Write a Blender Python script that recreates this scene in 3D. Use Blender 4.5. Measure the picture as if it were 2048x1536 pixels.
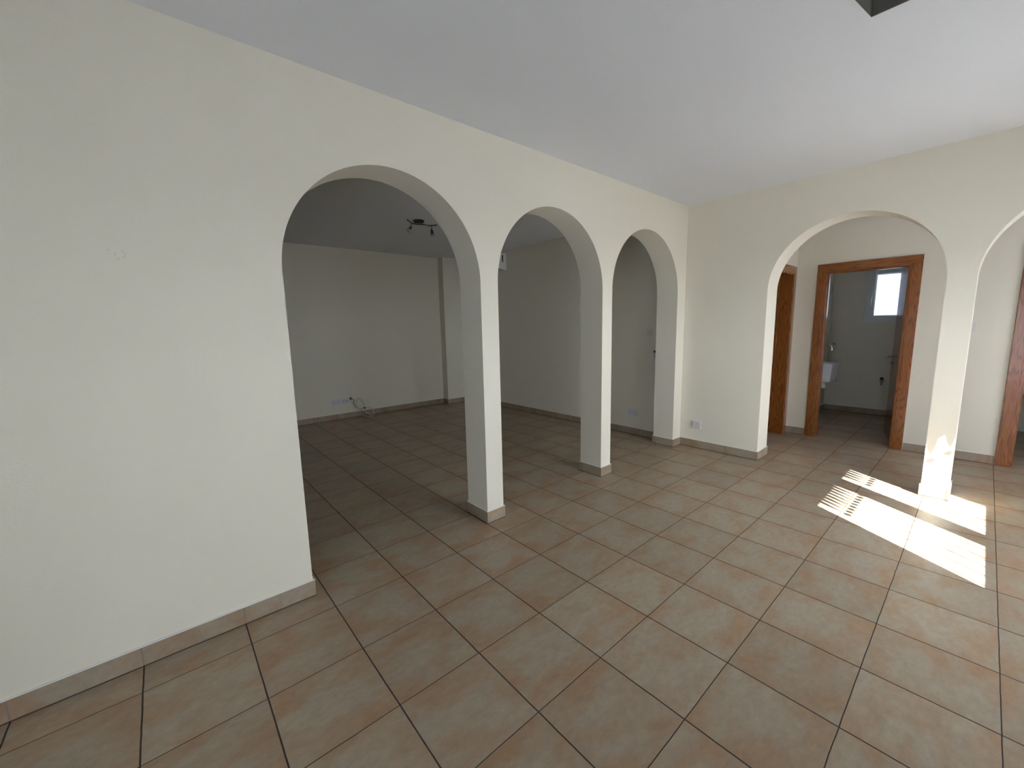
import bpy, bmesh, math, random
from mathutils import Vector, Matrix

# ---------------------------------------------------------------- scene reset
for o in list(bpy.data.objects):
    bpy.data.objects.remove(o, do_unlink=True)
SC = bpy.context.scene
COL = SC.collection
T = 0.4            # one floor tile = 0.40 m; plan coordinates below are in tiles
random.seed(4)

# ---------------------------------------------------------------- camera
cam_d = bpy.data.cameras.new('camera')
cam = bpy.data.objects.new('camera', cam_d)
COL.objects.link(cam)
R = [(0.75663176, -0.65349836, -0.02117259),
     (-0.1077929, -0.09273485, -0.98983884),
     (0.64489462, 0.75122576, -0.14060862)]
right, down, fwd = [Vector(r) for r in R]
m = Matrix((right, -down, -fwd)).transposed().to_4x4()
m.translation = Vector((-0.98310092, -1.82554717, 1.52409931))
cam.matrix_world = m
cam_d.sensor_fit = 'HORIZONTAL'
cam_d.sensor_width = 36
cam_d.lens = 14.279
cam_d.clip_start = 0.02
cam_d.clip_end = 300
SC.camera = cam

# ---------------------------------------------------------------- world, sun, exposure
SKY = (0.84, 0.91, 1.0)
SKY_S = 8.5
SUN_S = 26.0
w = bpy.data.worlds.new('world')
SC.world = w
w.use_nodes = True
bg = w.node_tree.nodes['Background']
bg.inputs[0].default_value = (*SKY, 1)
bg.inputs[1].default_value = SKY_S
SUN_DIR = Vector((0.55, 0.835, -0.72)).normalized()
sd = bpy.data.lights.new('sun', 'SUN')
sd.energy = SUN_S
sd.angle = 0.0046
sd.color = (1.0, 0.98, 0.96)
sun = bpy.data.objects.new('sun', sd)
COL.objects.link(sun)
sun.rotation_euler = SUN_DIR.to_track_quat('-Z', 'Y').to_euler()
sun.location = (-3, -12, 9)


def portal(name, cx, cy, cz, sx, sz, direction):
    d = bpy.data.lights.new(name, 'AREA')
    d.shape = 'RECTANGLE'
    d.size = sx * T
    d.size_y = sz * T
    d.cycles.is_portal = True
    o = bpy.data.objects.new(name, d)
    COL.objects.link(o)
    o.location = (cx * T, cy * T, cz * T)
    o.rotation_euler = Vector(direction).to_track_quat('-Z', 'Y').to_euler()


portal('daylight_portal', 5.72, -8.5, 3.85, 4.2, 2.1, (0, 1, 0))
portal('daylight_portal', 19.3, -2.2, 4.7, 2.0, 2.4, (-1, 0, 0))

vs = SC.view_settings
SC.display_settings.display_device = 'sRGB'
vs.view_transform = 'Standard'
vs.look = 'None'
vs.gamma = 1
vs.use_curve_mapping = False
vs.exposure = 1.33


# ---------------------------------------------------------------- material helpers
def new_mat(name):
    mt = bpy.data.materials.new(name)
    mt.use_nodes = True
    nt = mt.node_tree
    b = nt.nodes['Principled BSDF']
    return mt, nt, b


def N(nt, typ, **kw):
    n = nt.nodes.new(typ)
    for k, v in kw.items():
        setattr(n, k, v)
    return n


def L(nt, a, b):
    nt.links.new(a, b)


def math_node(nt, op, a, b=None, c=None, clamp=False):
    n = N(nt, 'ShaderNodeMath', operation=op, use_clamp=clamp)
    for i, v in enumerate((a, b, c)):
        if v is None:
            continue
        if isinstance(v, (int, float)):
            n.inputs[i].default_value = v
        else:
            L(nt, v, n.inputs[i])
    return n.outputs[0]


def mix_col(nt, fac, a, b, blend='MIX'):
    n = N(nt, 'ShaderNodeMix', data_type='RGBA', blend_type=blend)
    for idx, v in ((0, fac), (6, a), (7, b)):
        if isinstance(v, (int, float)):
            n.inputs[idx].default_value = v
        elif isinstance(v, tuple):
            n.inputs[idx].default_value = (*v, 1)
        else:
            L(nt, v, n.inputs[idx])
    return n.outputs[2]


def simple(name, col, rough=0.5, metal=0.0, spec=0.5, noise=0.0, nscale=40, bump=0.0, coat=0.0):
    mt, nt, b = new_mat(name)
    b.inputs['Roughness'].default_value = rough
    b.inputs['Metallic'].default_value = metal
    b.inputs['Specular IOR Level'].default_value = spec
    b.inputs['Coat Weight'].default_value = coat
    b.inputs['Coat Roughness'].default_value = 0.08
    tc = N(nt, 'ShaderNodeNewGeometry')
    nz = N(nt, 'ShaderNodeTexNoise')
    nz.inputs['Scale'].default_value = nscale
    nz.inputs['Detail'].default_value = 4
    L(nt, tc.outputs['Position'], nz.inputs['Vector'])
    dark = tuple(c * (1 - noise) for c in col)
    L(nt, mix_col(nt, nz.outputs[0], dark, col), b.inputs['Base Color'])
    if bump:
        bp = N(nt, 'ShaderNodeBump')
        bp.inputs['Strength'].default_value = bump
        bp.inputs['Distance'].default_value = 0.002
        L(nt, nz.outputs[0], bp.inputs['Height'])
        L(nt, bp.outputs[0], b.inputs['Normal'])
    return mt


def plaster(name, col, scuff=False):
    mt, nt, b = new_mat(name)
    b.inputs['Roughness'].default_value = 0.8
    b.inputs['Specular IOR Level'].default_value = 0.25
    g = N(nt, 'ShaderNodeNewGeometry')
    n1 = N(nt, 'ShaderNodeTexNoise')
    n1.inputs['Scale'].default_value = 95
    n1.inputs['Detail'].default_value = 3
    n2 = N(nt, 'ShaderNodeTexNoise')
    n2.inputs['Scale'].default_value = 1.3
    n2.inputs['Detail'].default_value = 3
    for n in (n1, n2):
        L(nt, g.outputs['Position'], n.inputs['Vector'])
    c = mix_col(nt, n2.outputs[0], tuple(x * 0.965 for x in col), col)
    if scuff:
        # scar of a removed fixing: broken ring with two screw holes
        mp = N(nt, 'ShaderNodeVectorMath', operation='SUBTRACT')
        mp.inputs[1].default_value = (-2.675 * T, 1.475 * T, 4.650 * T)
        L(nt, g.outputs['Position'], mp.inputs[0])
        ln = N(nt, 'ShaderNodeVectorMath', operation='LENGTH')
        L(nt, mp.outputs[0], ln.inputs[0])
        ring = math_node(nt, 'ABSOLUTE', math_node(nt, 'SUBTRACT', ln.outputs['Value'], 0.016))
        ring = math_node(nt, 'SUBTRACT', 1.0, math_node(nt, 'DIVIDE', ring, 0.004), clamp=True)
        n3 = N(nt, 'ShaderNodeTexNoise')
        n3.inputs['Scale'].default_value = 60
        L(nt, g.outputs['Position'], n3.inputs['Vector'])
        br = math_node(nt, 'MULTIPLY', ring, math_node(nt, 'GREATER_THAN', n3.outputs[0], 0.48))
        for dx, dz in ((-0.036, 0.014), (-0.008, -0.018)):
            m2 = N(nt, 'ShaderNodeVectorMath', operation='DISTANCE')
            m2.inputs[1].default_value = (-2.675 * T + dx, 1.475 * T, 4.650 * T + dz)
            L(nt, g.outputs['Position'], m2.inputs[0])
            h = math_node(nt, 'LESS_THAN', m2.outputs['Value'], 0.0035)
            br = math_node(nt, 'MAXIMUM', br, h)
        c = mix_col(nt, math_node(nt, 'MULTIPLY', br, 0.22), c, (0.2, 0.19, 0.18))
    L(nt, c, b.inputs['Base Color'])
    bp = N(nt, 'ShaderNodeBump')
    bp.inputs['Strength'].default_value = 0.22
    bp.inputs['Distance'].default_value = 0.003
    L(nt, n1.outputs[0], bp.inputs['Height'])
    L(nt, bp.outputs[0], b.inputs['Normal'])
    return mt


def tile_mat(name, kind='floor', off=0.0):
    """terracotta-beige glazed tile; kind floor / x / y = direction joints are counted along"""
    mt, nt, b = new_mat(name)
    g = N(nt, 'ShaderNodeNewGeometry')
    sc = N(nt, 'ShaderNodeVectorMath', operation='SCALE')
    sc.inputs['Scale'].default_value = 1 / T
    L(nt, g.outputs['Position'], sc.inputs[0])
    sep = N(nt, 'ShaderNodeSeparateXYZ')
    L(nt, sc.outputs[0], sep.inputs[0])
    x, y, z = sep.outputs
    # wobble the joints a touch
    if off:
        y = math_node(nt, 'SUBTRACT', y, off)
    nw = N(nt, 'ShaderNodeTexNoise')
    nw.inputs['Scale'].default_value = 9
    L(nt, g.outputs['Position'], nw.inputs['Vector'])
    wob = math_node(nt, 'MULTIPLY', math_node(nt, 'SUBTRACT', nw.outputs[0], 0.5), 0.010)

    def edge(v):
        v = math_node(nt, 'ADD', v, wob)
        r = math_node(nt, 'ROUND', v)
        return math_node(nt, 'ABSOLUTE', math_node(nt, 'SUBTRACT', v, r))
    fx = math_node(nt, 'FLOOR', x)
    fy = math_node(nt, 'FLOOR', y)
    ex, ey = edge(x), edge(y)

    def line(e, half):
        return math_node(nt, 'SUBTRACT', 1.0, math_node(nt, 'DIVIDE', math_node(nt, 'SUBTRACT', e, half * 0.72), half * 0.55), clamp=True)
    if kind == 'floor':
        gm = math_node(nt, 'MAXIMUM', line(ex, 0.0074), line(ey, 0.0048))
        emin = math_node(nt, 'MINIMUM', ex, ey)
    elif kind == 'x':
        gm = line(ex, 0.008)
        emin = ex
        fy = 7.0
    else:
        gm = line(ey, 0.008)
        emin = ey
        fx = 3.0
    comb = N(nt, 'ShaderNodeCombineXYZ')
    for i, v in enumerate((fx, fy)):
        if isinstance(v, float):
            comb.inputs[i].default_value = v
        else:
            L(nt, v, comb.inputs[i])
    wn = N(nt, 'ShaderNodeTexWhiteNoise', noise_dimensions='3D')
    L(nt, comb.outputs[0], wn.inputs['Vector'])
    sh = N(nt, 'ShaderNodeVectorMath', operation='MULTIPLY_ADD')
    L(nt, wn.outputs['Color'], sh.inputs[0])
    sh.inputs[1].default_value = (40, 40, 40)
    L(nt, sc.outputs[0], sh.inputs[2])
    # cloudy mottling, stretched
    st = N(nt, 'ShaderNodeMapping')
    st.inputs['Rotation'].default_value = (0, 0, 0.3)
    st.inputs['Scale'].default_value = (1.0, 1.7, 1.0)
    L(nt, sh.outputs[0], st.inputs['Vector'])
    n1 = N(nt, 'ShaderNodeTexNoise')
    n1.inputs['Scale'].default_value = 1.7
    n1.inputs['Detail'].default_value = 3
    n1.inputs['Roughness'].default_value = 0.5
    n1.inputs['Distortion'].default_value = 0.4
    L(nt, st.outputs[0], n1.inputs['Vector'])
    n2 = N(nt, 'ShaderNodeTexNoise')
    n2.inputs['Scale'].default_value = 9
    n2.inputs['Detail'].default_value = 8
    n2.inputs['Roughness'].default_value = 0.72
    L(nt, st.outputs[0], n2.inputs['Vector'])
    # warm rust towards some edges
    warm = math_node(nt, 'ADD', math_node(nt, 'MULTIPLY', n1.outputs[0], 1.15),
                     math_node(nt, 'MULTIPLY', math_node(nt, 'SUBTRACT', 0.25, emin), 0.45))
    rp = N(nt, 'ShaderNodeMapRange')
    rp.inputs['From Min'].default_value = 0.50
    rp.inputs['From Max'].default_value = 0.86
    L(nt, warm, rp.inputs['Value'])
    base = mix_col(nt, rp.outputs[0], TILE_GREY, TILE_RUST)
    fine = N(nt, 'ShaderNodeMapRange')
    fine.inputs['From Min'].default_value = 0.3
    fine.inputs['From Max'].default_value = 0.7
    fine.inputs['To Min'].default_value = 0.87
    fine.inputs['To Max'].default_value = 1.13
    L(nt, n2.outputs[0], fine.inputs['Value'])
    per = math_node(nt, 'ADD', math_node(nt, 'MULTIPLY', wn.outputs['Value'], 0.14), 0.93)
    mul = math_node(nt, 'MULTIPLY', fine.outputs[0], per)
    cb = N(nt, 'ShaderNodeVectorMath', operation='SCALE')
    L(nt, base, cb.inputs[0])
    L(nt, mul, cb.inputs['Scale'])
    grout = (0.045, 0.034, 0.030) if kind == 'floor' else (0.26, 0.22, 0.19)
    col = mix_col(nt, gm, cb.outputs[0], grout)
    if kind != 'floor':        # dark bedding joint under the skirting
        col = mix_col(nt, math_node(nt, 'LESS_THAN', z, 0.013), col, (0.045, 0.034, 0.030))
    L(nt, col, b.inputs['Base Color'])
    rr = math_node(nt, 'ADD', math_node(nt, 'MULTIPLY', n2.outputs[0], 0.16), 0.28)
    L(nt, mix_col(nt, gm, rr, (0.9, 0.9, 0.9)), b.inputs['Roughness'])
    b.inputs['Specular IOR Level'].default_value = 0.34
    # relief: joint recess + faint slate ripple
    hgt = math_node(nt, 'ADD', math_node(nt, 'MULTIPLY', gm, -1.0), math_node(nt, 'MULTIPLY', n2.outputs[0], 0.35))
    bp = N(nt, 'ShaderNodeBump')
    bp.inputs['Strength'].default_value = 0.35
    bp.inputs['Distance'].default_value = 0.0016
    L(nt, hgt, bp.inputs['Height'])
    L(nt, bp.outputs[0], b.inputs['Normal'])
    return mt


TILE_GREY = (0.36, 0.295, 0.215)
TILE_RUST = (0.345, 0.218, 0.128)


def wood_mat(name, axis='z', rough=0.25):
    mt, nt, b = new_mat(name)
    g = N(nt, 'ShaderNodeNewGeometry')
    mp = N(nt, 'ShaderNodeMapping')
    s = {'z': (9, 9, 0.9), 'x': (0.9, 9, 9), 'y': (9, 0.9, 9)}[axis]
    mp.inputs['Scale'].default_value = s
    L(nt, g.outputs['Position'], mp.inputs['Vector'])
    n1 = N(nt, 'ShaderNodeTexNoise')
    n1.inputs['Scale'].default_value = 1.1
    n1.inputs['Detail'].default_value = 2
    L(nt, mp.outputs[0], n1.inputs['Vector'])
    # cathedral rings
    rings = math_node(nt, 'SINE', math_node(nt, 'MULTIPLY', n1.outputs[0], 95))
    rings = math_node(nt, 'POWER', math_node(nt, 'MULTIPLY_ADD', rings, 0.5, 0.5), 3)
    n2 = N(nt, 'ShaderNodeTexNoise')
    n2.inputs['Scale'].default_value = 14
    n2.inputs['Detail'].default_value = 6
    L(nt, mp.outputs[0], n2.inputs['Vector'])
    c = mix_col(nt, rings, (0.31, 0.105, 0.022), (0.16, 0.043, 0.007))
    c = mix_col(nt, math_node(nt, 'MULTIPLY', n2.outputs[0], 0.55), c, (0.25, 0.08, 0.018))
    L(nt, c, b.inputs['Base Color'])
    b.inputs['Roughness'].default_value = rough
    b.inputs['Coat Weight'].default_value = 0.35
    b.inputs['Coat Roughness'].default_value = 0.12
    return mt


def pane_mat(name, frosted):
    mt = bpy.data.materials.new(name)
    mt.use_nodes = True
    nt = mt.node_tree
    nt.nodes.clear()
    out = N(nt, 'ShaderNodeOutputMaterial')
    gl = N(nt, 'ShaderNodeBsdfGlossy')
    gl.inputs['Roughness'].default_value = 0.02
    lw = N(nt, 'ShaderNodeLayerWeight')
    lw.inputs['Blend'].default_value = 0.25
    mx = N(nt, 'ShaderNodeMixShader')
    if frosted:
        a = N(nt, 'ShaderNodeBsdfTranslucent')
        a.inputs['Color'].default_value = (0.42, 0.45, 0.50, 1)
    else:
        a = N(nt, 'ShaderNodeBsdfTransparent')
        a.inputs['Color'].default_value = (0.95, 0.97, 0.96, 1)
    L(nt, math_node(nt, 'MULTIPLY', lw.outputs['Fresnel'], 0.6), mx.inputs[0])
    L(nt, a.outputs[0], mx.inputs[1])
    L(nt, gl.outputs[0], mx.inputs[2])
    L(nt, mx.outputs[0], out.inputs['Surface'])
    return mt


def curtain_mat(name, col):
    mt = bpy.data.materials.new(name)
    mt.use_nodes = True
    nt = mt.node_tree
    nt.nodes.clear()
    out = N(nt, 'ShaderNodeOutputMaterial')
    tr = N(nt, 'ShaderNodeBsdfTranslucent')
    df = N(nt, 'ShaderNodeBsdfDiffuse')
    tr.inputs['Color'].default_value = (*col, 1)
    df.inputs['Color'].default_value = (0.8, 0.8, 0.8, 1)
    mx = N(nt, 'ShaderNodeMixShader')
    mx.inputs[0].default_value = 0.35
    L(nt, tr.outputs[0], mx.inputs[1])
    L(nt, df.outputs[0], mx.inputs[2])
    L(nt, mx.outputs[0], out.inputs['Surface'])
    return mt


OPAL = (0.74, 0.76, 0.83)  # tint of unseen translucent panels added to spread sunlight indoors
HALL = (0.62, 0.64, 0.69)
CURT = (0.62, 0.65, 0.75)  # tint of the unseen curtain added to soften direct sun
WALLC = (0.80, 0.75, 0.625)
M = dict(
    wall=plaster('cream_plaster', WALLC),
    wall_left=plaster('cream_plaster_scarred', WALLC, scuff=True),
    ceiling=plaster('white_ceiling_paint', (0.78, 0.79, 0.80)),
    floor=tile_mat('glazed_floor_tile', 'floor'),
    skx=tile_mat('skirting_tile_x', 'x'),
    sky=tile_mat('skirting_tile_y', 'y', 0.08),
    caulk=simple('white_sealant', (0.82, 0.80, 0.76), 0.6),
    wood=wood_mat('varnished_oak', 'z'),
    woodh=wood_mat('varnished_oak_header', 'y'),
    woodx=wood_mat('varnished_oak_header_x', 'x'),
    pvc=simple('white_pvc', (0.78, 0.79, 0.80), 0.3),
    plastic=simple('white_plastic', (0.68, 0.66, 0.69), 0.35),
    aged=simple('aged_white_plastic', (0.70, 0.67, 0.60), 0.4),
    dark=simple('dark_plastic', (0.015, 0.014, 0.013), 0.4),
    hole=simple('socket_hole', (0.02, 0.02, 0.02), 0.7),
    chrome=simple('chrome', (0.75, 0.74, 0.72), 0.12, 1.0),
    nickel=simple('brushed_nickel', (0.42, 0.38, 0.33), 0.3, 1.0),
    ceramic=simple('white_ceramic', (0.80, 0.81, 0.83), 0.12, coat=0.4),
    concrete=simple('rough_concrete', (0.19, 0.18, 0.155), 0.9, noise=0.35, nscale=18, bump=0.6),
    iron=simple('painted_iron', (0.05, 0.05, 0.05), 0.5),
    cablew=simple('white_cable', (0.62, 0.50, 0.42), 0.45),
    cableb=simple('grey_cable', (0.16, 0.15, 0.14), 0.5),
    glass=pane_mat('clear_glass', False),
    frost=pane_mat('frosted_glass', True),
    opal=curtain_mat('opal_panel', OPAL),
    opal_hall=curtain_mat('opal_hall_panel', HALL),
    lamp_glass=simple('lamp_lens', (0.42, 0.41, 0.38), 0.3),
    bronze=simple('dark_satin_metal', (0.10, 0.085, 0.07), 0.35, 1.0),
    ground=simple('terrace_paving', (0.13, 0.135, 0.135), 0.85, noise=0.15, nscale=3),
    curtain=curtain_mat('sheer_curtain', CURT),
)


# ---------------------------------------------------------------- object helpers
def tag(o, label=None, cat=None, group=None, kind=None):
    if label:
        o['label'] = label
    if cat:
        o['category'] = cat
    if group:
        o['group'] = group
    if kind:
        o['kind'] = kind
    return o


def obj(name, bm, mat, parent=None, smooth=False, bevel=0.0, seg=2):
    me = bpy.data.meshes.new(name)
    bmesh.ops.remove_doubles(bm, verts=bm.verts, dist=1e-6)
    bmesh.ops.recalc_face_normals(bm, faces=bm.faces)
    bm.to_mesh(me)
    bm.free()
    me.materials.append(mat)
    o = bpy.data.objects.new(name, me)
    COL.objects.link(o)
    if smooth:
        for p in me.polygons:
            p.use_smooth = True
    if bevel:
        md = o.modifiers.new('bevel', 'BEVEL')
        md.width = bevel
        md.segments = seg
        md.limit_method = 'ANGLE'
    if parent:
        o.parent = parent
        o.matrix_parent_inverse = Matrix.Translation(-parent.location)
    return o


def empty(name, loc):
    o = bpy.data.objects.new(name, None)
    o.empty_display_size = 0.05
    o.location = loc
    COL.objects.link(o)
    return o


def P(x, y, z):
    return Vector((x * T, y * T, z * T))


def box(bm, a, b, mat=None):
    """box between two corners, in tiles"""
    a, b = P(*a), P(*b)
    vs_ = [bm.verts.new((x, y, z)) for x in (a.x, b.x) for y in (a.y, b.y) for z in (a.z, b.z)]
    for f in ((0, 1, 3, 2), (4, 6, 7, 5), (0, 4, 5, 1), (2, 3, 7, 6), (0, 2, 6, 4), (1, 5, 7, 3)):
        bm.faces.new([vs_[i] for i in f])
    return bm


def B(*pairs):
    bm = bmesh.new()
    for a, b in pairs:
        box(bm, a, b)
    return bm


def tube(bm, pts, r, n=10, closed=False, cap=True):
    pts = [Vector(p) for p in pts]
    m_ = len(pts)
    rings = []
    up = Vector((0.13, 0.21, 0.97)).normalized()
    for i, p in enumerate(pts):
        if closed:
            d = pts[(i + 1) % m_] - pts[i - 1]
        else:
            d = pts[min(i + 1, m_ - 1)] - pts[max(i - 1, 0)]
        d.normalize()
        s = d.cross(up)
        if s.length < 1e-3:
            s = d.cross(Vector((1, 0, 0)))
        s.normalize()
        t = s.cross(d)
        rr = r[i] if isinstance(r, (list, tuple)) else r
        rings.append([bm.verts.new(p + (s * math.cos(a) + t * math.sin(a)) * rr)
                      for a in [2 * math.pi * k / n for k in range(n)]])
    rng = range(m_ if closed else m_ - 1)
    for i in rng:
        a, b = rings[i], rings[(i + 1) % m_]
        for k in range(n):
            bm.faces.new((a[k], a[(k + 1) % n], b[(k + 1) % n], b[k]))
    if cap and not closed:
        bm.faces.new(rings[0])
        bm.faces.new(list(reversed(rings[-1])))
    return bm


def spline(pts, n=8, closed=False):
    pts = [Vector(p) for p in pts]
    out = []
    m_ = len(pts)
    segs = m_ if closed else m_ - 1
    for i in range(segs):
        if closed:
            p0, p1, p2, p3 = pts[i - 1], pts[i], pts[(i + 1) % m_], pts[(i + 2) % m_]
        else:
            p0, p1, p2, p3 = pts[max(i - 1, 0)], pts[i], pts[i + 1], pts[min(i + 2, m_ - 1)]
        for k in range(n):
            t = k / n
            out.append(0.5 * ((2 * p1) + (p2 - p0) * t + (2 * p0 - 5 * p1 + 4 * p2 - p3) * t * t
                              + (3 * p1 - p0 - 3 * p2 + p3) * t ** 3))
    if not closed:
        out.append(pts[-1])
    return out


def lathe(bm, prof, origin, axis, n=24):
    """prof = [(dist along axis, radius)...] metres"""
    origin = Vector(origin)
    axis = Vector(axis).normalized()
    pts = [origin + axis * d for d, r in prof]
    s = axis.orthogonal().normalized()
    t = axis.cross(s)
    rings = []
    for p, (d, r) in zip(pts, prof):
        rings.append([bm.verts.new(p + (s * math.cos(a) + t * math.sin(a)) * max(r, 1e-5))
                      for a in [2 * math.pi * k / n for k in range(n)]])
    for a, b in zip(rings, rings[1:]):
        for k in range(n):
            bm.faces.new((a[k], a[(k + 1) % n], b[(k + 1) % n], b[k]))
    bm.faces.new(rings[0])
    bm.faces.new(rings[-1])
    return bm


def wall(name, axis, c0, c1, u0, u1, H, openings, mat, z0=0.0, kind='structure', label=None):
    """wall slab: axis 'x' -> planes x=c0 and x=c1, u runs along y (and vice versa).
    openings: ('arch', ua, ub, ztop) or ('rect', ua, ub, zb, zt)"""
    bm = bmesh.new()
    ops_ = sorted(openings, key=lambda q: q[1])

    def V(u, z, c):
        return bm.verts.new(P(c, u, z) if axis == 'x' else P(u, c, z))

    def quad(q):          # q = four (u,z); makes both skins
        for c in (c0, c1):
            bm.faces.new([V(u, z, c) for u, z in q])

    def reveal(a, b):     # (u,z)-(u,z) across thickness
        bm.faces.new([V(a[0], a[1], c0), V(b[0], b[1], c0), V(b[0], b[1], c1), V(a[0], a[1], c1)])
    cur = u0
    for op in ops_:
        ua, ub = op[1], op[2]
        if ua > cur:
            quad([(cur, z0), (ua, z0), (ua, H), (cur, H)])
        if op[0] == 'arch':
            zt = op[3]
            r = (ub - ua) / 2
            uc = (ua + ub) / 2
            zs = zt - r
            K = 72
            pts = [(uc - r * math.cos(math.pi * k / K), zs + r * math.sin(math.pi * k / K)) for k in range(K + 1)]
            for a, b in zip(pts, pts[1:]):
                quad([a, b, (b[0], H), (a[0], H)])
                reveal(a, b)
            reveal((ua, z0), (ua, zs))
            reveal((ub, z0), (ub, zs))
        else:
            zb, zt = op[3], op[4]
            if zb > z0:
                quad([(ua, z0), (ub, z0), (ub, zb), (ua, zb)])
                reveal((ua, zb), (ub, zb))
            quad([(ua, zt), (ub, zt), (ub, H), (ua, H)])
            reveal((ua, zt), (ub, zt))
            reveal((ua, zb), (ua, zt))
            reveal((ub, zb), (ub, zt))
        cur = ub
    if cur < u1:
        quad([(cur, z0), (u1, z0), (u1, H), (cur, H)])
    reveal((u0, z0), (u0, H))
    reveal((u1, z0), (u1, H))
    reveal((u0, H), (u1, H))
    o = obj(name, bm, mat)
    tag(o, label, kind=kind)
    return o


H = 7.18
SK = 0.235        # skirting height
ST = 0.026        # skirting thickness

# ---------------------------------------------------------------- shell
fl = obj('floor', B(((-7.4, -8.45, -0.3), (19.2, 13.7, 0))), M['floor'])
tag(fl, kind='structure')

HOLE = [(1.4, -6.2), (4.02, -6.2), (4.02, -3.385), (1.4, -3.015)]      # shaft opening, slightly out of square
OUT = [(-7.4, -8.45), (19.2, -8.45), (19.2, 13.7), (-7.4, 13.7)]
bm = bmesh.new()
for k in range(4):
    n = (k + 1) % 4
    for z in (H, H + 0.4):
        bm.faces.new([bm.verts.new(P(*q, z)) for q in (OUT[k], OUT[n], HOLE[n], HOLE[k])])
    for ring in (OUT, HOLE):
        if ring is HOLE:
            continue
        bm.faces.new([bm.verts.new(P(*q)) for q in ((*ring[k], H), (*ring[n], H), (*ring[n], H + 0.4), (*ring[k], H + 0.4))])
ceil = obj('ceiling', bm, M['ceiling'])
tag(ceil, kind='structure')
bm = bmesh.new()
lo = [bm.verts.new(P(*q, H + 0.004)) for q in HOLE]
hi = [bm.verts.new(P(*q, H + 2.2)) for q in HOLE]
for k in range(4):
    n = (k + 1) % 4
    bm.faces.new((lo[k], lo[n], hi[n], hi[k]))
bm.faces.new(hi)
lin = obj('shaft_lining', bm, M['concrete'], ceil)
tag(lin, 'bare grey-brown concrete inside the ceiling opening')
sol = lin.modifiers.new('thickness', 'SOLIDIFY')
sol.thickness = 0.03
sol.offset = 1.0

W = M['wall']
ARC = [('arch', -1.155, 2.030, 6.195), ('arch', 2.430, 5.620, 6.215), ('arch', 6.005, 9.225, 6.250)]
wall('wall_left', 'y', 1.475, 2.13, -7, 9.68, H, ARC, M['wall_left'])
BAR = [('arch', -3.945, -0.735, 6.195), ('arch', -7.565, -4.355, 6.195)]
wall('wall_back', 'x', 9.68, 10.42, -8.0, 13.3, H, BAR, W)
wall('wall_front', 'x', -7.4, -7.0, -8.45, 13.7, H, [('rect', -7.8, -3.6, 0.0, 5.4)], W)
wall('wall_right', 'y', -8.45, -8.0, -7, 19.2, H,
     [('rect', 3.5, 7.95, 0.0, 5.4), ('rect', 10.9, 13.1, 0.0, 5.4)], W)
wall('wall_inner_back', 'y', 13.3, 13.7, -7, 19.2, H, [], W)
obj('wall_inner_column', B(((8.24, 12.85, 0), (9.68, 13.3, H))), W)['kind'] = 'structure'
wall('wall_hall_back', 'x', 13.55, 13.9, -8.0, 13.3, H,
     [('rect', -3.08, -1.09, 0.0, 5.33), ('rect', -7.19, -5.20, 0.0, 5.33)], W)
wall('wall_hall_left', 'y', -0.33, 0.10, 10.42, 13.55, H, [('rect', 11.22, 13.24, 0.0, 5.33)], W)
wall('wall_store_back', 'y', 3.0, 3.2, 10.42, 13.55, H, [], W)
wall('wall_bathroom_left', 'y', -0.27, -0.05, 13.9, 18.85, H, [], W)
wall('wall_bathroom_right', 'y', -4.35, -4.10, 13.9, 18.85, H, [], W)
WZ0, WZ1, WY0, WY1 = 3.64, 5.78, -3.05, -1.31
wall('wall_bathroom_back', 'x', 18.85, 19.2, -8.0, 13.3, H, [('rect', WY0, WY1, WZ0, WZ1)], W)


# ---------------------------------------------------------------- skirting
def skirt(name, runs):
    """runs: list of (axis, c_wall, side, u0, u1, end pads)"""
    root = None
    for ax in ('x', 'y'):
        rs = [r for r in runs if r[0] == ax]
        if not rs:
            continue
        bm, bc = bmesh.new(), bmesh.new()
        for (_, c, s, u0, u1) in rs:
            ca, cb = c, c + s * ST
            cc = c + s * ST * 0.8
            if ax == 'x':
                box(bm, (ca, u0, 0), (cb, u1, SK))
                box(bc, (ca, u0, SK - 0.001), (cc, u1, SK + 0.013))
            else:
                box(bm, (u0, ca, 0), (u1, cb, SK))
                box(bc, (u0, ca, SK - 0.001), (u1, cc, SK + 0.013))
        mt = M['sky'] if ax == 'x' else M['skx']
        if root is None:
            root = obj(name, bm, mt)
            root['kind'] = 'structure'
        else:
            obj('return_tiles', bm, mt, root)
        obj('sealant_bead', bc, M['caulk'], root)
    return root


g = ST
skirt('baseboard_left', [('y', 1.475, -1, -7, -1.155 + g), ('x', -1.155, 1, 1.475, 2.13),
                         ('y', 2.13, 1, -7, -1.155 + g)])
skirt('baseboard_pier', [('y', 1.475, -1, 2.03 - g, 2.43 + g), ('y', 2.13, 1, 2.03 - g, 2.43 + g),
                         ('x', 2.03, -1, 1.475, 2.13), ('x', 2.43, 1, 1.475, 2.13)])
skirt('baseboard_pier', [('y', 1.475, -1, 5.62 - g, 6.005 + g), ('y', 2.13, 1, 5.62 - g, 6.005 + g),
                         ('x', 5.62, -1, 1.475, 2.13), ('x', 6.005, 1, 1.475, 2.13)])
skirt('baseboard_corner', [('y', 1.475, -1, 9.225 - g, 9.68), ('y', 2.13, 1, 9.225 - g, 9.68),
                           ('x', 9.225, -1, 1.475, 2.13)])
skirt('baseboard_back', [('x', 9.68, -1, -0.735 - g, 1.475 - g), ('y', -0.735, -1, 9.68, 10.42),
                         ('x', 10.42, 1, -0.735 - g, -0.33)])
skirt('baseboard_back_pier', [('x', 9.68, -1, -4.355 - g, -3.945 + g), ('x', 10.42, 1, -4.355 - g, -3.945 + g),
                              ('y', -3.945, 1, 9.68, 10.42), ('y', -4.355, -1, 9.68, 10.42)])
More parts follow.
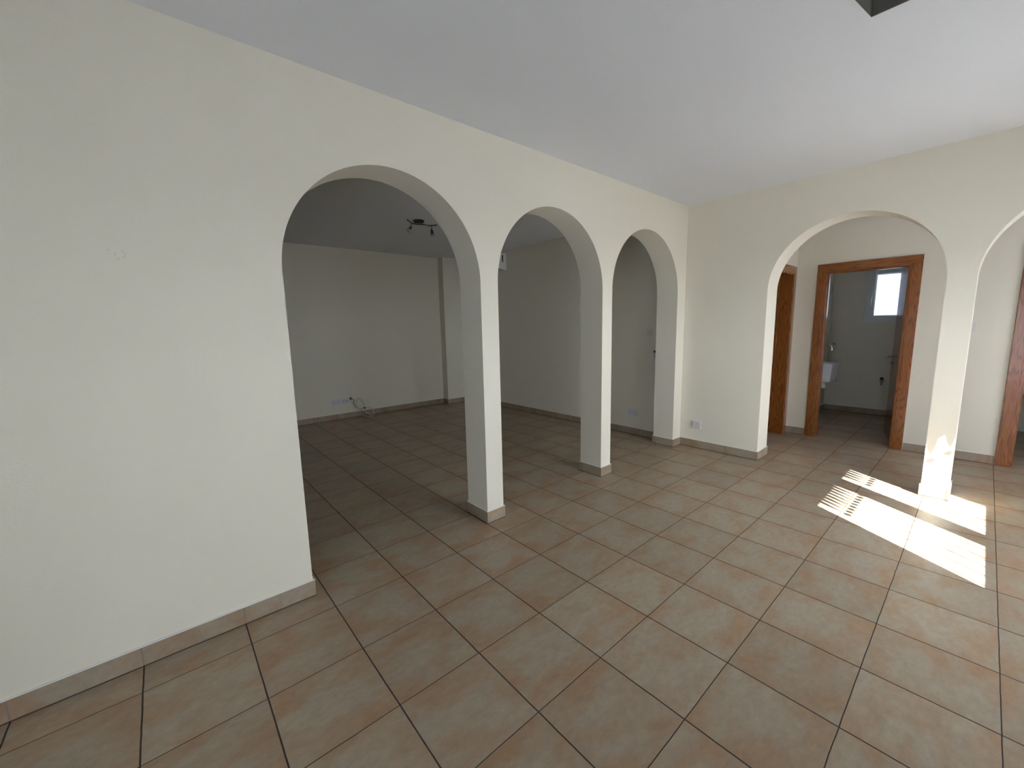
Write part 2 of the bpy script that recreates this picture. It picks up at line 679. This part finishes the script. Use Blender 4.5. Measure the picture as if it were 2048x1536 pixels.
skirt('baseboard_back_end', [('x', 9.68, -1, -8.0, -7.565 + g), ('y', -7.565, 1, 9.68, 10.42)])
skirt('baseboard_inner_back', [('y', 13.3, -1, -7, 8.24 - g), ('x', 8.24, -1, 12.85, 13.3 - g),
                               ('y', 12.85, -1, 8.24 - g, 9.68 - g)])
skirt('baseboard_inner_right', [('x', 9.68, -1, 2.13 + g, 12.85)])
skirt('baseboard_hall_back', [('x', 13.55, -1, -0.885, -0.33)])
skirt('baseboard_hall_back', [('x', 13.55, -1, -4.99, -3.285)])
skirt('baseboard_bathroom_back', [('x', 18.85, -1, -4.1, -0.27), ('y', -0.27, -1, 13.95, 18.85 - g)])
skirt('baseboard_front', [('x', -7.0, 1, -3.6, 1.475)])
skirt('baseboard_right', [('y', -8.0, 1, -7.0, 3.5)])


# ---------------------------------------------------------------- doors
def casing(name, wx, y0, y1, zt, wallt, cw=0.19):
    """wooden frame for opening y0..y1 in wall plane x=wx (face towards -x)"""
    root = empty(name, P(wx, (y0 + y1) / 2, 0))
    root['kind'] = 'structure'
    j = 0.075
    f = 0.045
    for ya, yb in ((y0 - cw, y0 + j * 0.35), (y1 - j * 0.35, y1 + cw)):
        obj('casing', B(((wx - f, ya, 0), (wx, yb, zt - 0.03))), M['wood'], root, bevel=0.003)
    obj('head_casing', B(((wx - f, y0 - cw, zt - 0.03), (wx, y1 + cw, zt + cw))), M['woodh'], root, bevel=0.003)
    for ya, yb in ((y0, y0 + j), (y1 - j, y1)):
        obj('jamb', B(((wx - f * 0.6, ya, 0), (wx + wallt + f * 0.6, yb, zt - j))), M['wood'], root, bevel=0.002)
    obj('head_jamb', B(((wx - f * 0.6, y0, zt - j), (wx + wallt + f * 0.6, y1, zt))), M['woodh'], root, bevel=0.002)
    # door stop bead
    obj('door_stop', B(((wx + 0.12, y0 + j, 0), (wx + 0.2, y0 + j + 0.03, zt - j)),
                       ((wx + 0.12, y1 - j - 0.03, 0), (wx + 0.2, y1 - j, zt - j)),
                       ((wx + 0.12, y0 + j, zt - j - 0.03), (wx + 0.2, y1 - j, zt - j))), M['wood'], root)
    return root


d1 = casing('door_1', 13.55, -3.08, -1.09, 5.33, 0.35)
# leaf, hinged on the right jamb and swung into the bathroom
ang = math.radians(12.0)
hinge = P(13.93, -2.99, 0)
ld = Vector((math.cos(ang), math.sin(ang), 0))
ln = Vector((-math.sin(ang), math.cos(ang), 0))
Lw = 1.80 * T


def leaf_box(bm, u0, u1, v0, v1, z0, z1):
    c = [hinge + ld * u + ln * v + Vector((0, 0, z)) for u in (u0, u1) for v in (v0, v1) for z in (z0, z1)]
    vs_ = [bm.verts.new(p) for p in c]
    for f in ((0, 1, 3, 2), (4, 6, 7, 5), (0, 4, 5, 1), (2, 3, 7, 6), (0, 2, 6, 4), (1, 5, 7, 3)):
        bm.faces.new([vs_[i] for i in f])


bm = bmesh.new()
leaf_box(bm, 0, Lw, -0.035, 0.0, 0.012, 5.22 * T)
leaf = obj('door_leaf', bm, M['wood'], d1, bevel=0.002)
hz = 2.58 * T
for side, v in ((1, 0.0), (-1, -0.035)):
    bm = bmesh.new()
    hp = hinge + ld * (Lw - 0.06) + ln * v + Vector((0, 0, hz))
    lathe(bm, [(0, 0.024), (0.006, 0.024), (0.008, 0.011), (0.035, 0.010)], hp, ln * side)
    a = hp + ln * side * 0.04
    tube(bm, spline([a - ln * side * 0.006, a + ln * side * 0.012, a + ln * side * 0.018 - ld * 0.03,
                     a + ln * side * 0.014 - ld * 0.12], 6), [0.009] * 18 + [0.008], 10)
    obj('door_handle', bm, M['nickel'], leaf, smooth=True)
    bm = bmesh.new()
    hp2 = hp - Vector((0, 0, 0.085))
    lathe(bm, [(0, 0.024), (0.007, 0.023), (0.009, 0.009), (0.022, 0.009)], hp2, ln * side)
    obj('lock_thumbturn', bm, M['nickel'], leaf, smooth=True)
for z in (0.55, 2.7, 4.75):
    bm = bmesh.new()
    tube(bm, [hinge + Vector((-0.004, 0.006, z * T)), hinge + Vector((-0.004, 0.006, z * T + 0.09))], 0.0075, 10)
    obj('hinge', bm, M['nickel'], d1, smooth=True)

d3 = casing('door_3', 13.55, -7.19, -5.20, 5.33, 0.35)
# left hall door: opening in the wall y=-0.33, seen edge-on
d2 = empty('door_2', P(12.2, -0.33, 0))
d2['kind'] = 'structure'
x0, x1, zt = 11.22, 13.24, 5.33
for xa, xb in ((x0 - 0.19, x0 + 0.03), (x1 - 0.03, x1 + 0.19)):
    obj('casing', B(((xa, -0.375, 0), (xb, -0.33, zt - 0.03))), M['wood'], d2, bevel=0.003)
obj('head_casing', B(((x0 - 0.19, -0.375, zt - 0.03), (x1 + 0.19, -0.33, zt + 0.19))), M['woodx'], d2, bevel=0.003)
for xa, xb in ((x0, x0 + 0.075), (x1 - 0.075, x1)):
    obj('jamb', B(((xa, -0.355, 0), (xb, 0.13, zt - 0.075))), M['wood'], d2, bevel=0.002)
obj('head_jamb', B(((x0, -0.355, zt - 0.075), (x1, 0.13, zt))), M['woodx'], d2, bevel=0.002)
obj('door_stop', B(((x1 - 0.105, 0.0, 0), (x1 - 0.075, 0.06, zt - 0.075))), M['wood'], d2)
obj('strike_plate', B(((x1 - 0.083, 0.07, 2.35), (x1 - 0.074, 0.12, 2.85))), M['nickel'], d2)

# ---------------------------------------------------------------- bathroom window (window_1)
w1 = empty('window_1', P(18.95, (WY0 + WY1) / 2, WZ0))
w1['kind'] = 'structure'


def frame_yz(x0_, x1_, ya, yb, za, zb, t_):
    return B(((x0_, ya, za), (x1_, ya + t_, zb)), ((x0_, yb - t_, za), (x1_, yb, zb)),
             ((x0_, ya + t_, za), (x1_, yb - t_, za + t_)), ((x0_, ya + t_, zb - t_), (x1_, yb - t_, zb)))


obj('window_frame', frame_yz(18.90, 19.08, WY0, WY1, WZ0, WZ1, 0.13), M['pvc'], w1, bevel=0.003)
sash = obj('sash', frame_yz(18.86, 19.02, WY0 + .11, WY1 - .11, WZ0 + .11, WZ1 - .11, 0.16), M['pvc'], w1, bevel=0.004)
obj('glazing_bead', frame_yz(18.93, 18.98, WY0 + .265, WY1 - .265, WZ0 + .265, WZ1 - .265, 0.03), M['pvc'], sash)
obj('pane', B(((18.95, WY0 + .27, WZ0 + .27), (18.965, WY1 - .27, WZ1 - .27))), M['frost'], sash)
hb = bmesh.new()
box(hb, (18.82, WY1 - .22, 4.55), (18.86, WY1 - .16, 4.85))
box(hb, (18.78, WY1 - .21, 4.35), (18.81, WY1 - .17, 4.72))
obj('sash_handle', hb, M['pvc'], sash, bevel=0.002)

# ---------------------------------------------------------------- sun window (window_2), behind the camera to the right
w2 = empty('window_2', P(5.72, -8.25, 2.6))
w2['kind'] = 'structure'
GA, GB = (3.77, 5.45), (5.93, 7.67)
GZ0, GZ1 = 2.82, 5.2
yf0, yf1 = -8.27, -8.15
GL = 0.35
obj('window_frame', B(((3.5, yf0, 0), (GA[0], yf1, 5.4)), ((GA[1], yf0, 0), (GB[0], yf1, 5.4)),
                      ((GB[1], yf0, 0), (7.95, yf1, 5.4)), ((GA[0], yf0, 2.6), (GA[1], yf1, GZ0)),
                      ((GB[0], yf0, 2.6), (GB[1], yf1, GZ0)), ((GA[0], yf0, GZ1), (GA[1], yf1, 5.4)),
                      ((GB[0], yf0, GZ1), (GB[1], yf1, 5.4)), ((GA[0], yf0, 0), (GA[1], yf1, GL)),
                      ((GB[0], yf0, 0), (GB[1], yf1, GL))), M['pvc'], w2)
for a, b in (GA, GB):
    obj('pane', B(((a, -8.215, GZ0), (b, -8.205, GZ1))), M['glass'], w2)
    obj('frosted_panel', B(((a, -8.215, GL), (b, -8.205, 2.6))), M['opal'], w2)  # translucent lower panel added as a broad soft light source
# roller shutter let half down outside, over an iron grille with scalloped top rail
gy = -8.40
GT = (-2.60 - gy) / 0.835 * 0.72      # light stops here
bm = bmesh.new()
nsl = 6
zz = GT
while zz < 5.4:
    box(bm, (3.5, gy - 0.02, zz), (7.95, gy + 0.02, min(zz + 0.125, 5.42)))
    zz += 0.125
obj('roller_shutter', bm, M['pvc'], w2)
bm = bmesh.new()
for a, b in (GA, GB):
    n = round((b - a) / 0.335)
    for i in range(n + 1):
        x = a + (b - a) * i / n
        tube(bm, [P(x, gy, 2.6), P(x, gy, 2.95), P(x, gy, GT - .5)], [0.006, 0.005, 0.0028], 6)
    k = n * 2
    for i in range(k):
        xa = a + (b - a) * i / k
        xb = a + (b - a) * (i + 1) / k
        xm = (xa + xb) / 2
        r_ = (xb - xa) / 2
        # tapering bars, beads and round-headed gaps that comb the light at the top
        tube(bm, [P(xb, gy, GT - 0.34), P(xb, gy, GT - 0.12), P(xb, gy, GT + .02)], [0.005, 0.019, 0.024], 8)
        tube(bm, [P(xb, gy, GT - 0.50), P(xb, gy, GT - 0.44), P(xb, gy, GT - 0.38)], [0.004, 0.024, 0.004], 8)
        for s in (-1, 1):
            v0 = P(xm + s * r_, gy, GT)
            arc = [P(xm + s * r_ * math.sin(q), gy, GT - 0.18 + 0.18 * math.cos(q)) for q in [i2 * math.pi / 12 for i2 in range(7)]]
            for p, q in zip(arc, arc[1:]):
                bm.faces.new([bm.verts.new(v0), bm.verts.new(p), bm.verts.new(q)])
obj('window_grille', bm, M['iron'], w2)

# ---------------------------------------------------------------- wide glazed door with a curtain added to diffuse the sun (window_3), behind the camera
w3 = empty('window_3', P(-7.2, -5.7, 0))
w3['kind'] = 'structure'
fr = bmesh.new()
for a in (-7.8, -5.8, -3.8):
    box(fr, (-7.3, a, 0), (-7.15, a + 0.2, 5.4))
box(fr, (-7.3, -7.6, 0), (-7.15, -3.8, 0.2))
box(fr, (-7.3, -7.6, 5.2), (-7.15, -3.8, 5.4))
obj('window_frame', fr, M['pvc'], w3)
for a, b in ((-7.6, -5.8), (-5.6, -3.8)):
    obj('pane', B(((-7.23, a, 0.2), (-7.22, b, 5.2))), M['glass'], w3)
bm = bmesh.new()
K = 150
prev = None
for i in range(K + 1):
    y = -7.9 + 4.55 * i / K
    x = -6.86 + 0.05 * math.sin(i * 0.95) + 0.02 * math.sin(i * 2.3)
    cur_ = [bm.verts.new(P(x, y, z)) for z in (0.03, 2.8, 5.6)]
    if prev:
        for k in range(2):
            bm.faces.new((prev[k], cur_[k], cur_[k + 1], prev[k + 1]))
    prev = cur_
cu = obj('sheer_curtain', bm, M['curtain'], smooth=True)
tag(cu, 'white sheer curtain drawn across the wide glazed door behind the camera', 'curtain')
bm = bmesh.new()
tube(bm, [P(-6.86, -7.98, 5.68), P(-6.86, -3.1, 5.68)], 0.012, 10)
for y in (-7.9, -3.2):
    box(bm, (-7.0, y - 0.03, 5.65), (-6.86, y + 0.03, 5.71))
tag(obj('curtain_rail', bm, M['nickel']), 'metal rail carrying the sheer curtain over the glazed door', 'curtain rail')

# hall end door (window_4), its translucent panels added to brighten the hall
w4 = empty('window_4', P(12.0, -8.25, 0))
w4['kind'] = 'structure'
obj('window_frame', B(((10.9, yf0, 0), (11.15, yf1, 5.4)), ((12.85, yf0, 0), (13.1, yf1, 5.4)), ((11.15, yf0, 0), (12.85, yf1, 0.3)),
                      ((11.15, yf0, 5.15), (12.85, yf1, 5.4)), ((11.15, yf0, 2.7), (12.85, yf1, 2.9))), M['pvc'], w4)
for a, b in ((0.3, 2.7), (2.9, 5.15)):
    obj('frosted_panel', B(((11.15, -8.215, a), (12.85, -8.205, b))), M['opal_hall'], w4)

# outside ground
gd = obj('outside_ground', B(((-60, -70, -0.6), (70, 70, -0.32))), M['ground'])
tag(gd, kind='structure')


# ---------------------------------------------------------------- wall plates
def plate(name, centre, normal, up, wdt, hgt, label, cat, mat=None, group=None, gangs=0, rockers=0, plug='uk', depth=0.009):
    """flat accessory; returns root (the body mesh). sizes metres, centre in tiles"""
    c = P(*centre)
    n = Vector(normal)
    u = Vector(up)
    s = u.cross(n)
    mat = mat or M['plastic']

    def bx(bm, s0, s1, u0, u1, n0, n1):
        vs_ = [bm.verts.new(c + s * a + u * b + n * d) for a in (s0, s1) for b in (u0, u1) for d in (n0, n1)]
        for f in ((0, 1, 3, 2), (4, 6, 7, 5), (0, 4, 5, 1), (2, 3, 7, 6), (0, 2, 6, 4), (1, 5, 7, 3)):
            bm.faces.new([vs_[i] for i in f])
        return bm
    root = obj(name, bx(bmesh.new(), -wdt / 2, wdt / 2, -hgt / 2, hgt / 2, 0.0, depth), mat, bevel=0.002)
    group = group or {'power_socket': 'power sockets on the walls', 'light_switch': 'light switches on the walls'}.get(name)
    tag(root, label, cat, group)
    if gangs:
        for k in range(gangs):
            cx = (k - (gangs - 1) / 2) * wdt / gangs
            hb_ = bmesh.new()
            bx(hb_, cx - 0.0022, cx + 0.0022, 0.004, 0.014, depth - 0.001, depth + 0.0006)
            for sx in (-0.011, 0.011):
                bx(hb_, cx + sx - 0.0035, cx + sx + 0.0035, -0.014, -0.0095, depth - 0.001, depth + 0.0006)
            obj('pin_holes', hb_, M['hole'], root)
            rk = cx + (0.026 if gangs == 1 else (0.0 if False else 0.026 * (1 if k else -1)))
            obj('rocker', bx(bmesh.new(), rk - 0.005, rk + 0.005, 0.013, 0.031, depth, depth + 0.004), M['aged'], root, bevel=0.001)
    for k in range(rockers):
        cx = (k - (rockers - 1) / 2) * 0.026
        obj('rocker', bx(bmesh.new(), cx - 0.010, cx + 0.010, -0.014, 0.014, depth, depth + 0.004), M['aged'], root, bevel=0.001)
    return root, bx


plate('power_socket', (9.68, 0.935, 0.730), (-1, 0, 0), (0, 0, 1), 0.090, 0.086,
      'single white wall socket low on the lit back wall near the corner', 'socket', gangs=1, depth=0.020)
plate('power_socket', (9.68, 3.18, 0.77), (-1, 0, 0), (0, 0, 1), 0.148, 0.086,
      'double wall socket seen low through the narrowest-looking arch by the corner', 'socket', gangs=2)
plate('power_socket', (2.955, 13.3, 0.745), (0, -1, 0), (0, 0, 1), 0.143, 0.084,
      'double socket on the far dark wall, left of a touching pair', 'socket', gangs=2)
rt, bxf = plate('antenna_socket', (3.345, 13.3, 0.755), (0, -1, 0), (0, 0, 1), 0.143, 0.084,
                'white outlet plate on the far dark wall with the cables leaving its right end', 'socket')
for sx in (-0.035, 0.0, 0.035):
    obj('outlet_hole', bxf(bmesh.new(), sx - 0.006, sx + 0.006, -0.006, 0.006, 0.008, 0.0098), M['hole'], rt)
plate('power_socket', (9.29, 12.85, 0.62), (0, -1, 0), (0, 0, 1), 0.09, 0.086,
      'wall socket half hidden behind the first pier, on the far wall column', 'socket', gangs=1)
plate('light_switch', (9.68, 2.615, 3.515), (-1, 0, 0), (0, 0, 1), 0.088, 0.088,
      'square light switch on the dark wall seen through the third arch', 'switch', mat=M['aged'], rockers=2)
plate('light_switch', (13.55, -4.29, 3.53), (-1, 0, 0), (0, 0, 1), 0.072, 0.088,
      'small white switch on the hall wall just right of the sunlit pier', 'switch', mat=M['aged'], rockers=1)
rt, bxf = plate('socket_cover', (18.85, -0.44, 2.65), (-1, 0, 0), (0, 0, 1), 0.085, 0.085,
                'cream wall plate on the bathroom back wall above the basin', 'socket', mat=M['aged'])
obj('cover_slot', bxf(bmesh.new(), -0.006, 0.02, 0.055, 0.066, -0.002, 0.006), M['dark'], rt)

# air conditioner remote in a wall cradle
rt, bxf = plate('remote_control', (9.68, 2.385, 2.775), (-1, 0, 0), (0, 0, 1), 0.046, 0.13,
                'slim white remote control with a dark screen hung on the inner wall', 'remote control', mat=M['aged'], depth=0.018)
obj('screen', bxf(bmesh.new(), -0.019, 0.019, 0.036, 0.063, 0.017, 0.020), M['dark'], rt)
kb = bmesh.new()
for r_ in range(3):
    for c_ in range(2):
        bxf(kb, -0.014 + c_ * 0.018, -0.004 + c_ * 0.018, 0.018 - r_ * 0.02, 0.026 - r_ * 0.02, 0.017, 0.0195)
obj('keypad', kb, M['hole'], rt)
obj('cradle', bxf(bmesh.new(), -0.028, 0.028, -0.075, -0.03, 0.0, 0.022), M['aged'], rt, bevel=0.002)

# ---------------------------------------------------------------- cables on the far wall
bm = bmesh.new()
pts = [P(3.56, 13.24, 0.85), P(3.66, 13.16, 0.80), P(3.66, 13.15, 0.62), P(3.76, 13.15, 0.45)]
tube(bm, spline(pts, 8), 0.0045, 8)
box(bm, (3.53, 13.22, 0.80), (3.60, 13.30, 0.90))
o = obj('aerial_cable', bm, M['cableb'], smooth=True)
tag(o, 'dark cable looping down from the outlet plate to the coiled bundle', 'cable')
root = empty('cable_bundle', P(4.1, 13.1, 0.0))
tag(root, 'pale coiled cable bundle tied at the middle, hanging over the far skirting', 'cable')


def loop(cx, cz, rx, rz, tilt, y_, nturn=24, dy=0.05):
    out = []
    for i in range(nturn):
        a = 2 * math.pi * i / nturn
        x = rx * math.cos(a)
        z = rz * math.sin(a)
        out.append(P(cx + x * math.cos(tilt) - z * math.sin(tilt), y_ + dy * math.sin(a * 2), max(cz + x * math.sin(tilt) + z * math.cos(tilt), 0.02)))
    return out


bm = bmesh.new()
tube(bm, loop(3.93, 0.58, 0.15, 0.24, 0.35, 13.20), 0.0035, 8, closed=True)
tube(bm, loop(3.90, 0.56, 0.20, 0.26, 0.55, 13.22), 0.0030, 8, closed=True)
obj('upper_coil', bm, simple('grey_pale_cable', (0.55, 0.53, 0.48), 0.5), root, smooth=True)
bm = bmesh.new()
tube(bm, spline([P(4.07, 13.1, 0.36), P(3.86, 13.02, 0.30), P(3.90, 12.9, 0.14), P(4.10, 12.74, 0.03), P(4.26, 12.72, 0.02),
                 P(4.27, 12.86, 0.05), P(4.05, 13.0, 0.20), P(3.92, 13.05, 0.31), P(4.07, 13.12, 0.37)], 8), 0.0045, 8)
tube(bm, spline([P(4.08, 13.12, 0.36), P(4.12, 13.0, 0.18), P(4.28, 12.95, 0.05), P(4.44, 12.98, 0.06), P(4.44, 13.1, 0.22),
                 P(4.30, 13.16, 0.36), P(4.10, 13.14, 0.38)], 8), 0.0045, 8)
obj('lower_coil', bm, M['cablew'], root, smooth=True)
bm = bmesh.new()
lathe(bm, [(0, 0.006), (0.004, 0.011), (0.03, 0.011), (0.034, 0.006)], P(4.05, 13.11, 0.37), (1, 0, 0.1), 12)
obj('cable_tie', bm, M['dark'], root, smooth=True)

# ---------------------------------------------------------------- air conditioner on the inner right wall
ac = empty('air_conditioner', P(9.4, 11.1, 6.35))
tag(ac, 'white split air conditioner high on the dark inner wall, partly behind the first pier', 'air conditioner')
ya, yb = 9.80, 12.40
prof = [(9.68, 7.06), (9.16, 7.06), (9.10, 7.0), (9.07, 6.62), (9.13, 6.45), (9.26, 6.36), (9.62, 6.32), (9.68, 6.32)]
bm = bmesh.new()
A_ = [bm.verts.new(P(x, ya, z)) for x, z in prof]
B_ = [bm.verts.new(P(x, yb, z)) for x, z in prof]
bm.faces.new(A_)
bm.faces.new(list(reversed(B_)))
for i in range(len(prof)):
    j = (i + 1) % len(prof)
    bm.faces.new((A_[i], B_[i], B_[j], A_[j]))
obj('body', bm, simple('ac_plastic', (0.80, 0.78, 0.74), 0.35), ac, bevel=0.006)
obj('side_grip', B(((9.44, ya - 0.006, 6.66), (9.50, ya + 0.01, 6.95))), M['hole'], ac)
obj('louvre', B(((9.14, ya + 0.15, 6.385), (9.30, yb - 0.15, 6.405))), M['aged'], ac)
gb = bmesh.new()
for i in range(9):
    box(gb, (9.2 + i * 0.045, ya + 0.15, 7.055), (9.22 + i * 0.045, yb - 0.15, 7.066))
obj('intake_grille', gb, M['hole'], ac)

# ---------------------------------------------------------------- ceiling spot bar in the inner room
sl = empty('ceiling_spotlight', P(4.14, 7.45, H))
tag(sl, 'two-lamp bar spotlight on the dark inner room ceiling', 'ceiling light')
zc = 7.04
bm = bmesh.new()
lathe(bm, [(0, 0.070), (0.020, 0.068), (0.036, 0.046)], P(4.14, 7.48, H), (0, 0, -1), 32)
obj('ceiling_rose', bm, M['bronze'], sl, smooth=False)
bm = bmesh.new()
tube(bm, [P(4.14, 7.44, H - 0.03), P(4.14, 7.38, zc)], 0.008, 10)
bar = spline([P(3.58, 7.145, zc + .01), P(3.81, 7.36, zc), P(3.99, 7.42, zc), P(4.23, 7.33, zc), P(4.37, 7.35, zc), P(4.49, 7.29, zc), P(4.62, 7.18, zc + .01)], 8)
tube(bm, bar, 0.0075, 10)
obj('bar', bm, M['bronze'], sl, smooth=True)
bm = bmesh.new()
lathe(bm, [(0, 0.003), (0.003, 0.009), (0.012, 0.009), (0.016, 0.003)], P(4.33, 7.33, zc), (0.2, -1, 0), 14)
obj('bar_knob', bm, M['chrome'], sl, smooth=True)
for bx_, by_, tx, ty in ((3.81, 7.36, -0.85, -0.25), (4.48, 7.29, 0.12, -0.05)):
    top = P(bx_, by_, zc)
    dr = Vector((tx, ty, -1.0)).normalized()
    bm = bmesh.new()
    j0 = top + Vector((0, 0, -0.045))
    tube(bm, [top, j0], 0.005, 8)
    lathe(bm, [(0, 0.006), (0.01, 0.014), (0.055, 0.020), (0.060, 0.018)], j0, dr, 20)
    hd = obj('spot_head', bm, M['bronze'], sl, smooth=True)
    bm = bmesh.new()
    lathe(bm, [(0.057, 0.018), (0.064, 0.026), (0.082, 0.029), (0.084, 0.026)], j0, dr, 24)
    obj('lamp', bm, M['lamp_glass'], hd, smooth=True)

# ---------------------------------------------------------------- bathroom fittings
bs = empty('wash_basin', P(16.6, -0.27, 2.18))
tag(bs, 'deep white ceramic basin hung on the bathroom left wall', 'basin')
bm = bmesh.new()
outer_t = [(16.06, -1.00), (17.20, -1.00), (17.20, -0.27), (16.06, -0.27)]
outer_b = [(16.14, -0.94), (17.12, -0.94), (17.12, -0.27), (16.14, -0.27)]
inn_t = [(16.14, -0.93), (17.12, -0.93), (17.12, -0.40), (16.14, -0.40)]
inn_b = [(16.24, -0.84), (17.02, -0.84), (17.02, -0.46), (16.24, -0.46)]
Lr = [[bm.verts.new(P(x, y, z)) for x, y in q] for q, z in ((outer_b, 1.50), (outer_t, 2.18), (inn_t, 2.18), (inn_b, 1.68))]
for a, b in zip(Lr, Lr[1:]):
    for k in range(4):
        bm.faces.new((a[k], a[(k + 1) % 4], b[(k + 1) % 4], b[k]))
bm.faces.new(Lr[0])
bm.faces.new(Lr[-1])
obj('bowl', bm, M['ceramic'], bs, bevel=0.010, seg=4)
bm = bmesh.new()
lathe(bm, [(0, 0.020), (0.004, 0.020)], P(16.63, -0.65, 1.69), (0, 0, 1), 20)
obj('plughole', bm, M['chrome'], bs, smooth=True)
bm = bmesh.new()
lathe(bm, [(0, 0.020), (0.03, 0.020), (0.032, 0.036), (0.11, 0.036), (0.12, 0.02)], P(16.63, -0.65, 1.50), (0, 0, -1), 24)
tube(bm, [P(16.63, -0.60, 1.38), P(16.63, -0.27, 1.38)], 0.016, 14)
obj('bottle_trap', bm, M['pvc'], bs, smooth=True)

bm = bmesh.new()
tube(bm, spline([P(16.5, -0.27, 2.86), P(16.5, -0.55, 2.86), P(16.5, -0.78, 2.84), P(16.5, -0.85, 2.78), P(16.5, -0.86, 2.66)], 8), 0.011, 12)
lathe(bm, [(0, 0.03), (0.01, 0.028), (0.014, 0.014)], P(16.5, -0.27, 2.86), (0, -1, 0), 20)
fa = obj('wall_tap', bm, M['chrome'], smooth=True)
tag(fa, 'chrome wall spout above the white basin', 'tap')
bm = bmesh.new()
lathe(bm, [(0, 0.022), (0.02, 0.022), (0.03, 0.012), (0.045, 0.012)], P(16.9, -0.27, 2.86), (0, -1, 0), 16)
tube(bm, [P(16.9, -0.36, 2.86), P(16.9, -0.36, 3.0)], 0.006, 8)
obj('tap_lever', bm, M['chrome'], fa, smooth=True)

bm = bmesh.new()
lathe(bm, [(0, 0.030), (0.006, 0.028), (0.008, 0.014), (0.045, 0.014)], P(18.85, -2.06, 1.42), (-1, 0, 0), 18)
tube(bm, [P(18.75, -2.06, 1.42), P(18.75, -2.06, 1.22)], 0.011, 12)
va = obj('water_valve', bm, M['nickel'], smooth=True)
tag(va, 'small dark angle valve on the bathroom back wall beside the open door', 'valve')
bm = bmesh.new()
lathe(bm, [(0, 0.018), (0.022, 0.021), (0.026, 0.012)], P(18.75, -2.06, 1.46), (0, 0, 1), 14)
obj('valve_knob', bm, M['dark'], va, smooth=True)
bm = bmesh.new()
lathe(bm, [(0, 0.008), (0.004, 0.007)], P(18.85, -0.63, 1.27), (-1, 0, 0), 12)
tag(obj('wall_plug', bm, M['dark']), 'tiny dark pipe plug on the bathroom back wall below the basin level', 'wall plug')
